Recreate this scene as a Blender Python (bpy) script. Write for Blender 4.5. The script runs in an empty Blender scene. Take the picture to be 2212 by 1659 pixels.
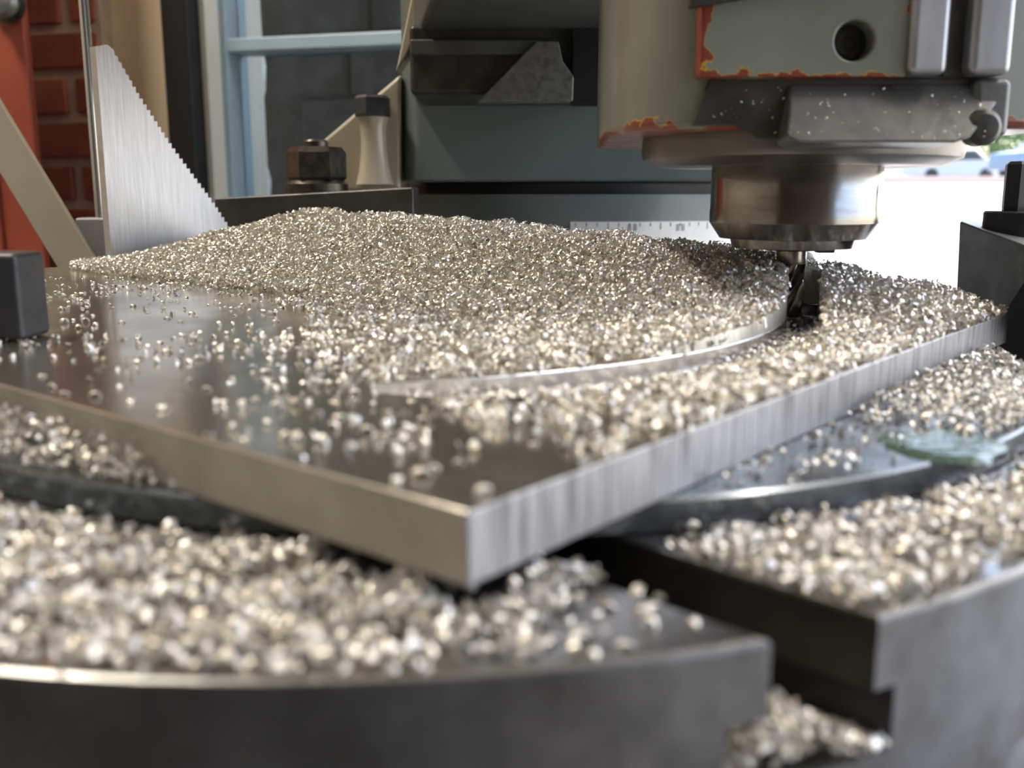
import bpy, bmesh, math, random
import numpy as np
from mathutils import Vector, Matrix

random.seed(7)
rng = np.random.default_rng(11)
C = bpy.context.scene
COL = C.collection

# ------------------------------------------------------------------ camera, world, lights
F, CX, CY, HZ = 2110.0, 1106.0, 829.5, 420.0
TH = math.atan((CY - HZ) / F)
CAMZ = 0.0735                      # rotary table top is z = 0
cam = bpy.data.cameras.new('camera')
cam.lens, cam.sensor_width = 36 * F / 2212, 36
cam.clip_start, cam.clip_end = 0.01, 300
cam.dof.use_dof = True
cam.dof.focus_distance = 0.54
cam.dof.aperture_fstop = 10.5
cam_o = bpy.data.objects.new('camera', cam)
COL.objects.link(cam_o)
cam_o.location = (0, 0, CAMZ)
cam_o.rotation_euler = (math.pi / 2 - TH, 0, 0)
C.camera = cam_o

world = bpy.data.worlds.new('world')
C.world = world
world.use_nodes = True
wt = world.node_tree
bg = wt.nodes['Background']
sky = wt.nodes.new('ShaderNodeTexSky')
sky.sky_type = 'NISHITA'
sky.sun_disc = False
sky.sun_elevation = math.radians(52)
sky.sun_rotation = math.radians(70)
sky.air_density, sky.dust_density, sky.ozone_density = 1.0, 2.5, 1.0
wt.links.new(sky.outputs[0], bg.inputs[0])
bg.inputs[1].default_value = 0.50

def light(name, kind, loc, rot, energy, color, size=None, size_y=None):
    l = bpy.data.lights.new(name, kind)
    l.energy, l.color = energy, color
    if kind == 'AREA':
        l.shape = 'RECTANGLE'
        l.size, l.size_y = size, size_y
    o = bpy.data.objects.new(name, l)
    COL.objects.link(o)
    o.location, o.rotation_euler = loc, rot
    return o

sun = light('sun', 'SUN', (0, 0, 10), (math.radians(38), 0, math.radians(110)), 10, (1, .95, .87))
sun.data.angle = math.radians(0.6)
# unseen ceiling fill lamps, added to brighten the workshop
FILL_LAMPS = [(-1.25, 0.80, 2.05), (1.55, 0.30, 2.05)]
for i, p in enumerate(FILL_LAMPS):
    light('fill_tube_light', 'AREA', (p[0], p[1], p[2] - .03), (0, 0, 0), 46 if i == 0 else 22, (1, .91, .77), 0.12, 1.25)

C.view_settings.view_transform = 'Standard'
C.view_settings.look = 'None'
C.view_settings.gamma = 1
C.view_settings.use_curve_mapping = False
C.view_settings.exposure = 0.42

# ------------------------------------------------------------------ helpers
def ray(px, py):
    a, b = (px - CX) / F, -(py - CY) / F
    s, c = math.sin(TH), math.cos(TH)
    return Vector((a, c + b * s, -s + b * c))
def P(px, py, y):                 # point of the photograph at distance y in front of the lens
    r = ray(px, py)
    return r * (y / r.y) + Vector((0, 0, CAMZ))
def Q(px, py, z):                 # point of the photograph on a horizontal plane
    r = ray(px, py)
    return r * ((z - CAMZ) / r.z) + Vector((0, 0, CAMZ))

def link(name, me, mat=None, parent=None, smooth=False):
    o = bpy.data.objects.new(name, me)
    COL.objects.link(o)
    for m in (mat if isinstance(mat, (list, tuple)) else [mat]):
        if m: me.materials.append(m)
    if parent:
        o.parent = parent
        o.matrix_parent_inverse = Matrix.Translation(-Vector(parent.location)) if parent.rotation_euler.z == 0 else parent.matrix_basis.inverted()
    if smooth:
        for p in me.polygons: p.use_smooth = True
    return o
def tag(o, label=None, cat=None, group=None, kind=None):
    if label: o['label'] = label
    if cat: o['category'] = cat
    if group: o['group'] = group
    if kind: o['kind'] = kind
    return o
def empty(name, loc, label, cat, group=None):
    o = bpy.data.objects.new(name, None)
    COL.objects.link(o)
    o.location = loc
    o.empty_display_size = .02
    return tag(o, label, cat, group)
def bevel(o, w, seg=2, ang=35):
    m = o.modifiers.new('bevel', 'BEVEL')
    m.width, m.segments, m.limit_method, m.angle_limit = w, seg, 'ANGLE', math.radians(ang)
    for p in o.data.polygons: p.use_smooth = True
    try:
        m.harden_normals = True
    except Exception: pass
    return o
def mesh(name, verts, faces):
    me = bpy.data.meshes.new(name)
    me.from_pydata([tuple(v) for v in verts], [], faces)
    me.update()
    bm = bmesh.new(); bm.from_mesh(me)
    bmesh.ops.recalc_face_normals(bm, faces=bm.faces)
    bm.to_mesh(me); bm.free()
    return me
BOXF = [(0, 1, 2, 3), (4, 5, 6, 7), (0, 1, 5, 4), (1, 2, 6, 5), (2, 3, 7, 6), (3, 0, 4, 7)]
def box(name, lo, hi, mat, parent=None, bv=0.0, seg=2):
    (x0, y0, z0), (x1, y1, z1) = lo, hi
    v = [(x0, y0, z0), (x1, y0, z0), (x1, y1, z0), (x0, y1, z0), (x0, y0, z1), (x1, y0, z1), (x1, y1, z1), (x0, y1, z1)]
    o = link(name, mesh(name, v, BOXF), mat, parent)
    if bv: bevel(o, bv, seg)
    return o
def hexa(name, v8, mat, parent=None, bv=0.0):     # eight corners: four of one end, four of the other
    o = link(name, mesh(name, v8, BOXF), mat, parent)
    if bv: bevel(o, bv)
    return o
def prism(name, poly, d0, d1, mat, parent=None, axis='z', bv=0.0, seg=2):
    def pt(a, b, d):
        return (a, b, d) if axis == 'z' else ((a, d, b) if axis == 'y' else (d, a, b))
    n = len(poly)
    v = [pt(a, b, d0) for a, b in poly] + [pt(a, b, d1) for a, b in poly]
    f = [tuple(range(n)), tuple(range(n, 2 * n))] + [(i, (i + 1) % n, n + (i + 1) % n, n + i) for i in range(n)]
    o = link(name, mesh(name, v, f), mat, parent)
    if bv: bevel(o, bv, seg)
    return o
def lathe(name, prof, center, mat, parent=None, n=48, axis='z', smooth=True, a0=0.0, hexn=None):
    n = hexn or n
    v, f = [], []
    for r, h in prof:
        for k in range(n):
            t = a0 + 2 * math.pi * k / n
            a, b = r * math.cos(t), r * math.sin(t)
            v.append((center[0] + a, center[1] + b, center[2] + h) if axis == 'z' else
                     ((center[0] + a, center[1] + h, center[2] + b) if axis == 'y' else (center[0] + h, center[1] + a, center[2] + b)))
    for j in range(len(prof) - 1):
        for k in range(n):
            f.append((j * n + k, j * n + (k + 1) % n, (j + 1) * n + (k + 1) % n, (j + 1) * n + k))
    f.append(tuple(range(n))); f.append(tuple((len(prof) - 1) * n + k for k in range(n)))
    o = link(name, mesh(name, v, f), mat, parent)
    if smooth:
        for p in o.data.polygons: p.use_smooth = True
        try: o.data.set_sharp_from_angle(angle=math.radians(30))
        except Exception: pass
    return o
def subtract(o, cutter):
    m = o.modifiers.new('cut', 'BOOLEAN')
    m.operation, m.object, m.solver = 'DIFFERENCE', cutter, 'EXACT'
    dg = bpy.context.evaluated_depsgraph_get()
    me = bpy.data.meshes.new_from_object(o.evaluated_get(dg))
    o.modifiers.clear()
    o.data = me
    bpy.data.objects.remove(cutter)

# ------------------------------------------------------------------ materials
def mat(name, col, rough=.5, metal=0.0, col2=None, scale=20.0, stretch=(1, 1, 1), lo=.35, hi=.65, bump=0.0, bscale=None, rvar=0.0, coat=0.0, detail=4):
    m = bpy.data.materials.new(name)
    m.use_nodes = True
    nt = m.node_tree
    b = nt.nodes['Principled BSDF']
    b.inputs['Base Color'].default_value = (*col, 1)
    b.inputs['Roughness'].default_value = rough
    b.inputs['Metallic'].default_value = metal
    if coat:
        b.inputs['Coat Weight'].default_value = coat
        b.inputs['Coat Roughness'].default_value = .15
    if col2 or bump or rvar:
        tc = nt.nodes.new('ShaderNodeTexCoord'); mp = nt.nodes.new('ShaderNodeMapping')
        mp.inputs['Scale'].default_value = stretch
        nt.links.new(tc.outputs['Object'], mp.inputs[0])
        no = nt.nodes.new('ShaderNodeTexNoise')
        no.inputs['Scale'].default_value = scale
        no.inputs['Detail'].default_value = detail
        nt.links.new(mp.outputs[0], no.inputs['Vector'])
        if col2:
            rp = nt.nodes.new('ShaderNodeValToRGB')
            rp.color_ramp.elements[0].position, rp.color_ramp.elements[1].position = lo, hi
            rp.color_ramp.elements[0].color, rp.color_ramp.elements[1].color = (*col, 1), (*col2, 1)
            nt.links.new(no.outputs[0], rp.inputs[0]); nt.links.new(rp.outputs[0], b.inputs['Base Color'])
        if rvar:
            mr = nt.nodes.new('ShaderNodeMapRange')
            mr.inputs[1].default_value, mr.inputs[2].default_value = .3, .7
            mr.inputs[3].default_value, mr.inputs[4].default_value = max(.02, rough - rvar), rough + rvar
            nt.links.new(no.outputs[0], mr.inputs[0]); nt.links.new(mr.outputs[0], b.inputs['Roughness'])
        if bump:
            n2 = no
            if bscale:
                n2 = nt.nodes.new('ShaderNodeTexNoise')
                n2.inputs['Scale'].default_value = bscale
                n2.inputs['Detail'].default_value = 3
                nt.links.new(mp.outputs[0], n2.inputs['Vector'])
            bp = nt.nodes.new('ShaderNodeBump')
            bp.inputs['Strength'].default_value = bump
            bp.inputs['Distance'].default_value = .001
            nt.links.new(n2.outputs[0], bp.inputs['Height']); nt.links.new(bp.outputs[0], b.inputs['Normal'])
    return m

def worn_paint(name, col, edges, width=.006, red=(.20, .035, .02), yellow=(.45, .27, .03), nscale=90):
    """machine paint flaked to red primer and old yellow along the given edges: (axis, position, sign)"""
    m = mat(name, col, .38, 0, tuple(c * .78 for c in col), 14, bump=.25, bscale=90, coat=.25)
    nt = m.node_tree; b = nt.nodes['Principled BSDF']
    base = b.inputs['Base Color'].links[0].from_socket
    tc = nt.nodes.new('ShaderNodeTexCoord'); sp = nt.nodes.new('ShaderNodeSeparateXYZ')
    nt.links.new(tc.outputs['Object'], sp.inputs[0])
    cur = None
    for ax, pos, sg in edges:
        q = nt.nodes.new('ShaderNodeMath'); q.operation = 'MULTIPLY_ADD'
        nt.links.new(sp.outputs[ax], q.inputs[0]); q.inputs[1].default_value = sg; q.inputs[2].default_value = -sg * pos
        if cur is None: cur = q.outputs[0]
        else:
            k = nt.nodes.new('ShaderNodeMath'); k.operation = 'MINIMUM'
            nt.links.new(cur, k.inputs[0]); nt.links.new(q.outputs[0], k.inputs[1]); cur = k.outputs[0]
    no = nt.nodes.new('ShaderNodeTexNoise'); no.inputs['Scale'].default_value = nscale; no.inputs['Detail'].default_value = 5
    nt.links.new(tc.outputs['Object'], no.inputs['Vector'])
    mu = nt.nodes.new('ShaderNodeMath'); mu.operation = 'MULTIPLY_ADD'
    nt.links.new(no.outputs[0], mu.inputs[0]); mu.inputs[1].default_value = -width * 5; mu.inputs[2].default_value = width * 2.3
    ad = nt.nodes.new('ShaderNodeMath'); ad.operation = 'ADD'
    nt.links.new(cur, ad.inputs[0]); nt.links.new(mu.outputs[0], ad.inputs[1])
    last = base
    for thr, colr in ((width * .34, yellow), (width * .24, red)):
        lt = nt.nodes.new('ShaderNodeMath'); lt.operation = 'LESS_THAN'; lt.inputs[1].default_value = thr
        nt.links.new(ad.outputs[0], lt.inputs[0])
        mx = nt.nodes.new('ShaderNodeMix'); mx.data_type = 'RGBA'
        nt.links.new(lt.outputs[0], mx.inputs[0]); nt.links.new(last, mx.inputs[6]); mx.inputs[7].default_value = (*colr, 1)
        last = mx.outputs[2]
    nt.links.new(last, b.inputs['Base Color'])
    return m

M = {}
M['plate_top'] = mat('plate_top', (.50, .47, .42), .17, .86, (.32, .30, .265), 30, rvar=.04, bump=.03, bscale=500)
M['plate_sawn'] = mat('plate_sawn_edge', (.13, .13, .14), .5, .7, (.36, .36, .375), 700, (1, 1, .05), .34, .52, bump=.4)
M['plate_dusty'] = mat('plate_dusty_edge', (.44, .41, .36), .5, .6, (.36, .33, .28), 60, bump=.3, bscale=300)
M['groove'] = mat('fresh_cut_metal', (.82, .82, .84), .24, 1, (.66, .66, .66), 300, (1, 1, .1))
M['table_steel'] = mat('table_steel', (.34, .335, .33), .30, 1, (.24, .235, .225), 45, rvar=.08, bump=.08, bscale=400)
M['rim_steel'] = mat('rim_cast_steel', (.20, .205, .215), .40, .9, (.11, .11, .11), 55, rvar=.1, bump=.1, bscale=300)
M['slot_dark'] = mat('slot_shaded_iron', (.022, .020, .017), .5, .4, (.04, .036, .03), 80)  # slot's inner shade put into the iron's dark colour
M['disc_steel'] = mat('disc_wet_steel', (.19, .215, .245), .26, .85, (.12, .135, .155), 70, rvar=.08)
M['coolant'] = mat('coolant_film', (.05, .10, .075), .05, 0, bump=.8, bscale=260, col2=(.07, .12, .09))
M['coolant'].node_tree.nodes['Principled BSDF'].inputs['Transmission Weight'].default_value = .25
M['tri'] = mat('brushed_aluminium', (.60, .60, .625), .42, .7, (.49, .49, .515), 500, (1, 1, .07), .3, .7, bump=.2)
M['tri_edge'] = mat('milled_aluminium_edge', (.62, .60, .60), .45, .8, (.55, .53, .53), 90)
M['clamp_dark'] = mat('blackened_steel', (.040, .042, .050), .42, .5, (.065, .065, .070), 60, bump=.1, bscale=200)
M['clamp_grey'] = mat('worn_grey_steel', (.30, .32, .32), .42, .6, (.20, .21, .21), 70)
M['nut'] = mat('oiled_brown_steel', (.12, .105, .085), .33, .8, (.06, .055, .05), 120)
M['black'] = mat('black_iron', (.012, .012, .013), .45, .2)
M['cutter'] = mat('tool_steel', (.30, .27, .23), .22, 1, (.16, .145, .13), 150)
M['chrome'] = mat('polished_steel', (.72, .73, .76), .12, 1)
M['spindle'] = mat('ground_spindle_steel', (.34, .32, .30), .19, 1, (.25, .225, .20), 160, (.15, .15, 1), .35, .65, rvar=.06, bump=.04)
M['flange'] = mat('flange_steel', (.20, .19, .18), .38, 1, (.15, .14, .125), 30, rvar=.08)
M['green'] = mat('machine_green_paint', (.150, .185, .175), .42, 0, (.125, .155, .148), 9, bump=.12, bscale=60, coat=.25)
M['greendark'] = mat('dark_green_paint', (.085, .09, .078), .5, 0, (.05, .05, .042), 15)  # darker green tone for the ram and gib rail
M['cream'] = mat('warm_lit_cream', (.52, .47, .36), .28, 0, (.46, .41, .30), 12, coat=.4)  # warm side light put into the colour of the left castings
_h, _p0, _p1 = P(1400, 291, .43), P(1520, 166, .383), P(1958, 166, .383)
M['casting'] = worn_paint('worn_green_casting', (.185, .195, .158), [(2, _h.z, 1)], .0055)
M['panel'] = worn_paint('worn_green_panel', (.195, .205, .168), [(0, _p0.x, 1), (0, _p1.x, -1), (2, _p0.z, 1)], .004)
M['apron'] = mat('grimy_casting', (.16, .165, .165), .36, .4, (.085, .085, .08), 40, bump=.2, bscale=150)
M['grime_shade'] = mat('oily_shaded_casting', (.055, .052, .042), .42, .2, (.03, .028, .022), 60, bump=.2, bscale=150)  # real grime, and also the shade under ram and panel
M['socket'] = mat('shaded_socket', (.014, .012, .009), .9, 0, (.03, .025, .018), 300)  # near black puts the hole's shade into the screw
M['rail'] = mat('scraped_rail_metal', (.46, .465, .49), .42, .7, (.34, .345, .36), 60, (1, 1, .3))
M['dovetail'] = mat('scraped_iron', (.19, .19, .175), .5, .4, (.11, .11, .10), 160, bump=.3)
M['scale'] = mat('engraved_scale', (.85, .85, .82), .5, 0, (.78, .78, .75), 30)
M['tick'] = mat('engraved_mark', (.12, .12, .12), .6)
M['red'] = mat('red_oxide_paint', (.36, .075, .040), .45, 0, (.30, .06, .034), 9, bump=.05)
M['mortar'] = mat('lime_mortar', (.66, .54, .42), .95, 0, (.52, .43, .33), 40, bump=.7, bscale=120)
M['bricks'] = [mat('brick_red', (.36, .095, .055), .9, 0, (.25, .065, .04), 25, bump=.6, bscale=90),
               mat('brick_brown', (.32, .095, .058), .9, 0, (.22, .07, .044), 25, bump=.6, bscale=90),
               mat('brick_orange', (.40, .12, .068), .9, 0, (.30, .085, .05), 25, bump=.6, bscale=90)]
M['creamwall'] = mat('cream_plaster', (.90, .78, .54), .85, 0, (.84, .72, .49), 6, bump=.1)
M['white'] = mat('white_gloss', (.76, .74, .68), .5, 0, (.70, .68, .62), 6)
M['blueframe'] = mat('skylit_frame_blue', (.40, .53, .64), .4, 0, (.36, .48, .58), 8)  # sky light on the window frames put into the blue
M['bluegrey'] = mat('skylit_bluegrey', (.30, .38, .43), .5)  # same sky tint put into the darker frame strip
M['roughplaster'] = mat('rough_white_plaster', (.88, .92, .94), .9, 0, (.48, .53, .56), 45, bump=.9, bscale=60)
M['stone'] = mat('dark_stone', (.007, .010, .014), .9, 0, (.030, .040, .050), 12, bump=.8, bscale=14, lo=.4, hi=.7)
M['beige'] = mat('beige_steel_bar', (.62, .56, .45), .4, .2, (.55, .50, .40), 10)
M['greypaint'] = mat('grey_paint', (.33, .34, .34), .5)
M['floor'] = mat('oily_workshop_concrete', (.10, .095, .085), .7, 0, (.07, .066, .06), 3)
M['clamp_brown'] = mat('old_brown_steel', (.085, .082, .078), .38, .6, (.06, .057, .053), 60, bump=.1, bscale=200)
M['ceil'] = mat('ceiling_white', (.66, .63, .57), .9)
M['wallpaint'] = mat('interior_wall_paint', (.30, .27, .22), .9)
M['frontwall'] = mat('dark_timber_boarding', (.07, .055, .045), .7, 0, (.045, .036, .03), 4, (1, 1, .1))
M['yard'] = mat('pale_concrete_yard', (.62, .60, .57), .9, 0, (.54, .52, .49), .6)
M['leaf'] = mat('leaves', (.10, .19, .05), .6, 0, (.06, .12, .035), 2)
M['bark'] = mat('bark', (.12, .085, .06), .9)
M['carblue'] = mat('car_blue', (.14, .20, .32), .25, .3, coat=.8)
M['cargrey'] = mat('car_grey', (.34, .38, .44), .25, .3, coat=.8)
M['carglass'] = mat('car_glass', (.03, .04, .05), .06)
M['kerb'] = mat('pinkish_kerb', (.50, .38, .34), .9)
M['tyre'] = mat('tyre', (.02, .02, .02), .8)
M['house'] = mat('pale_render', (.75, .70, .66), .9)
M['rooftile'] = mat('roof_tile', (.30, .13, .09), .9)
def glass_mat():
    m = bpy.data.materials.new('window_glass'); m.use_nodes = True
    nt = m.node_tree; nt.nodes.clear()
    out = nt.nodes.new('ShaderNodeOutputMaterial')
    tr = nt.nodes.new('ShaderNodeBsdfTransparent'); tr.inputs[0].default_value = (.88, .93, .95, 1)
    gl = nt.nodes.new('ShaderNodeBsdfGlossy'); gl.inputs['Roughness'].default_value = .05
    fr = nt.nodes.new('ShaderNodeFresnel'); fr.inputs[0].default_value = 1.5
    mx = nt.nodes.new('ShaderNodeMixShader')
    nt.links.new(fr.outputs[0], mx.inputs[0]); nt.links.new(tr.outputs[0], mx.inputs[1]); nt.links.new(gl.outputs[0], mx.inputs[2])
    nt.links.new(mx.outputs[0], out.inputs[0])
    return m
M['glass'] = glass_mat()
def chip_mat():
    m = bpy.data.materials.new('swarf'); m.use_nodes = True
    nt = m.node_tree; b = nt.nodes['Principled BSDF']
    at = nt.nodes.new('ShaderNodeAttribute'); at.attribute_name = 'tint'
    nt.links.new(at.outputs['Color'], b.inputs['Base Color'])
    b.inputs['Metallic'].default_value = .62
    b.inputs['Roughness'].default_value = .42
    return m
M['chip'] = chip_mat()
M['chip_single'] = mat('swarf_single', (.80, .76, .68), .32, .8, (.84, .83, .80), 300)
def emit_mat():
    m = bpy.data.materials.new('fill_tube_glow'); m.use_nodes = True
    b = m.node_tree.nodes['Principled BSDF']
    b.inputs['Emission Color'].default_value = (1, .92, .8, 1); b.inputs['Emission Strength'].default_value = 6
    return m
M['tube'] = emit_mat()  # glow of the added fill lamps

# ------------------------------------------------------------------ setting: room shell
def struct(o):
    o['kind'] = 'structure'
    return o
FZ = -1.0
struct(box('floor', (-2.6, -3.0, FZ - .1), (3.0, 2.6, FZ), M['floor']))
struct(box('ceiling', (-2.6, -3.0, 2.2), (3.0, 3.6, 2.3), M['ceil']))  # runs past the back wall, an overhang added to shade the stones outside
struct(box('wall_left', (-2.6, -3.0, FZ), (-2.5, 2.3, 2.2), M['wallpaint']))
struct(box('wall_front', (-2.5, -3.1, FZ), (3.0, -3.0, 2.2), M['frontwall']))
struct(box('ground', (-60, -60, FZ - .3), (80, 90, FZ - .101), M['yard']))

# back wall, turned a little: local frame s (along), n (towards the room), z
WA = math.radians(15)
W0 = P(252, 150, 1.72); W0.z = 0
WS = Vector((math.cos(WA), -math.sin(WA), 0)); WN = Vector((-math.sin(WA), -math.cos(WA), 0))
def wpx(px, py, off=0.0):          # pixel -> (s, z) on the wall plane moved off towards the room
    r = ray(px, py); o = W0 + WN * off
    t = (o - Vector((0, 0, CAMZ))).dot(WN) / r.dot(WN)
    p = r * t + Vector((0, 0, CAMZ))
    return (p - o).dot(WS), p.z
def wbox(name, s0, s1, n0, n1, z0, z1, m, parent=None, bv=0.0):
    c = []
    for z in (z0, z1):
        for s, n in ((s0, n0), (s1, n0), (s1, n1), (s0, n1)):
            q = W0 + WS * s + WN * n; c.append((q.x, q.y, z))
    return hexa(name, c, m, parent, bv)
sw0 = wpx(418, 200)[0]             # left edge of the window casing
sw1 = wpx(1010, 200)[0]
zsill = wpx(500, 520)[1]
send = 1.0
wall = struct(wbox('wall_back', -2.0, sw0, -.22, 0, FZ, 2.2, M['creamwall']))
struct(wbox('wall_back', sw0, send, -.22, 0, FZ, zsill, M['creamwall']))
struct(wbox('wall_back', sw1, send, -.22, 0, zsill, 2.2, M['creamwall']))
struct(wbox('wall_back', sw0, sw1, -.22, 0, 1.0, 2.2, M['creamwall']))
# brick facing left of the cream reveal, each brick its own piece
mort = wbox('mortar', -1.1, -.004, 0.0, .028, FZ, 1.1, M['mortar'], wall)
courses = [wpx(110, y, .036)[1] for y in (442, 346, 250, 150, 56, -38)]
pitch = (courses[-1] - courses[0]) / 5
zc0 = courses[0] - 3 * pitch
jt = .016
variants = {}
for r in range(-1, 9):
    z0 = zc0 + r * pitch
    odd = r % 2
    edge = -.012
    perp = wpx(152 if odd else 108, 200, .036)[0]
    L = .200
    cuts = [edge]
    sx = wpx(152, 200, .036)[0] if odd == 1 else wpx(38, 200, .036)[0]
    cuts.append(sx)
    while cuts[-1] > -1.05: cuts.append(cuts[-1] - L)
    for a, b2 in zip(cuts[:-1], cuts[1:]):
        s1, s0 = a - (jt / 2 if a != edge else 0), b2 + jt / 2
        if s1 - s0 < .02: continue
        j = random.uniform(-.0025, .0025)
        wbox('brick', s0 + random.uniform(0, .003), s1 - random.uniform(0, .003), .018, .036 + j,
             z0 + jt / 2 + random.uniform(-.001, .001), z0 + pitch - jt / 2, random.choice(M['bricks']), wall, .003)
# window
win = struct(wbox('window_1', sw0, wpx(452, 200, .02)[0], -.16, .02, zsill, 1.0, M['white']))
win.name = 'trim_1'
sA, sB = wpx(452, 200)[0], sw1
w1 = bpy.data.objects.new('window_1', None); COL.objects.link(w1); w1['kind'] = 'structure'
sf = wpx(478, 200, -.02)[0]
wbox('frame', sA, sf - .010, -.10, -.01, zsill, 1.0, M['bluegrey'], w1, .003)
wbox('frame', sf - .012, wpx(494, 200, -.02)[0], -.09, -.02, zsill, 1.0, M['blueframe'], w1, .003)
wbox('frame', sB - .04, sB, -.10, -.01, zsill, 1.0, M['blueframe'], w1, .003)
wbox('frame', sA, sB, -.10, -.01, zsill, zsill + .04, M['blueframe'], w1, .003)
wbox('frame', sA, sB, -.10, -.01, .96, 1.0, M['blueframe'], w1, .003)
zm0, zm1 = wpx(480, 114, -.02)[1], wpx(480, 82, -.02)[1]
for k in range(3):
    dz = k * .36 - .36 if k == 0 else k * .36 - .36
    if zsill + .06 < zm0 + dz < .92:
        wbox('glazing_bar', sf, sB - .04, -.08, -.022, zm0 + dz, zm1 + dz, M['blueframe'], w1, .004)
gl = wbox('pane', sf, sB - .04, -.062, -.058, zsill + .04, .96, M['glass'], w1)
struct(wbox('trim_2', sw0 - .02, sB + .05, -.05, .05, zsill - .05, zsill, M['white']))
# outside the window: rough plastered pier and a shaded dark stone wall
pier_pts = []
zz = np.linspace(FZ, 1.5, 60)
sp0, sp1 = wpx(502, 200, -.25)[0], wpx(556, 200, -.25)[0]
vv, ff = [], []
for i, z in enumerate(zz):
    e = sp1 + .006 * math.sin(z * 23) + random.uniform(-.005, .005)
    for s, n in ((sp0, -.25), (e, -.25 + random.uniform(-.004, .004)), (e, -.275), (sp0, -.275)):
        q = W0 + WS * s + WN * n; vv.append((q.x, q.y, z))
for i in range(len(zz) - 1):
    for k in range(4):
        ff.append((4 * i + k, 4 * i + (k + 1) % 4, 4 * i + 4 + (k + 1) % 4, 4 * i + 4 + k))
ff += [(0, 1, 2, 3), tuple(len(vv) - 4 + k for k in range(4))]
struct(link('wall_outside', mesh('wall_outside', vv, ff), M['roughplaster']))
struct(wbox('wall_outside', .97, 1.0, -1.2, -.22, FZ, .30, M['roughplaster']))  # unseen return wall added to keep yard light off the stones
# stones of the shaded outside wall
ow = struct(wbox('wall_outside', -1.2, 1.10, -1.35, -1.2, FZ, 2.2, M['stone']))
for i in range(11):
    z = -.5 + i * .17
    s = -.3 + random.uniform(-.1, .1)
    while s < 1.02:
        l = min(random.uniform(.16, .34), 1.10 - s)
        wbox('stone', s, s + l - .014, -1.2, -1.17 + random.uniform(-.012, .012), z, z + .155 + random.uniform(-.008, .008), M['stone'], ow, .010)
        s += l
# black down pipe in front of the wall
dp = tag(wbox('down_pipe', wpx(359, 200, .05)[0], wpx(417, 200, .05)[0], .004, .055, FZ, 2.19, M['black'], None, .006),
         'black square pipe running up the wall between cream plaster and window', 'pipe')

# bodies of the added fill lamps, above the frame
for i, p in enumerate(FILL_LAMPS):
    t = empty('fill_lamp', p, ['added unseen fill lamp over the left side of the shop', 'added unseen fill lamp over the right side of the shop'][i], 'lamp', 'added fill lamps')
    box('housing', (p[0] - .09, p[1] - .68, p[2] + .02), (p[0] + .09, p[1] + .68, p[2] + .15), M['white'], t, .006)
    lathe('tube', [(.013, -.62), (.013, .62)], (p[0], p[1], p[2] + .0), M['tube'], t, 12, 'y')

# ------------------------------------------------------------------ outdoors at the right
def car(x, y, rz, body, label):
    t = empty('car', (0, 0, 0), label, 'car')
    prof = [(-2.05, .28), (-2.05, .72), (-1.95, .84), (-1.2, .95), (-.55, 1.42), (.75, 1.46), (1.35, 1.0), (2.0, .88), (2.1, .6), (2.1, .28)]
    prism('body', prof, -.83, .83, body, t, 'y', .05)
    prism('side_window', [(-1.0, .98), (-.5, 1.36), (.7, 1.39), (1.15, 1.0)], -.845, .845, M['carglass'], t, 'y')
    for wx in (-1.3, 1.3):
        for wy in (-.78, .78):
            lathe('wheel', [(.05, -.09), (.20, -.1), (.31, -.09), (.31, .09), (.20, .1), (.05, .09)], (wx, wy, .31), M['tyre'], t, 20, 'y')
    t.location = (x, y, STZ + (y - 36.2) * .0056); t.rotation_euler.z = rz; t.scale = (1.2, 1.2, 1.25)
    for ch in t.children: ch.matrix_parent_inverse = Matrix()
STZ = .62
prism('street', [(28, FZ - .1), (36, STZ - .12), (36.2, STZ), (90, STZ + .3), (90, FZ - .1)], -20, 75, M['yard'], None, 'x')
bpy.data.objects['street']['kind'] = 'structure'
kb = struct(box('kerb', (-20, 35.9, STZ - .12), (75, 36.2, STZ + .10), M['kerb']))
car(21.9, 40.0, .12, M['carblue'], 'dark blue car on the raised street at the right edge')
car(25.0, 57.0, .05, M['cargrey'], 'pale grey blue car farther along the street beside the spindle')
def tree(x, y, h, r, label, n=1500):
    t = empty('tree', (x, y, STZ), label, 'tree')
    lathe('trunk', [(.16, 0), (.11, h * .5), (.04, h * .85)], (x, y, STZ), M['bark'], t, 10)
    d = rng.normal(size=(n, 3)); d /= np.linalg.norm(d, axis=1)[:, None]
    p = d * rng.uniform(.55, 1, (n, 1)) * np.array([r, r, r * .8]) + np.array([x, y, STZ + h * .72])
    a = rng.normal(size=(n, 3)); a /= np.linalg.norm(a, axis=1)[:, None]
    b = np.cross(a, rng.normal(size=(n, 3))); b /= np.linalg.norm(b, axis=1)[:, None]
    sz = rng.uniform(.09, .2, (n, 1))
    v = np.stack([p - a * sz, p + b * sz * .6, p + a * sz, p - b * sz * .6], 1).reshape(-1, 3)
    me = bpy.data.meshes.new('foliage')
    me.from_pydata(v.tolist(), [], [(4 * i, 4 * i + 1, 4 * i + 2, 4 * i + 3) for i in range(n)])
    f = link('foliage', me, M['leaf'], t); f['kind'] = 'stuff'
tree(33.6, 67.0, 3.6, 2.2, 'rounded green tree across the yard behind the dark blue car', 2200)

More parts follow.
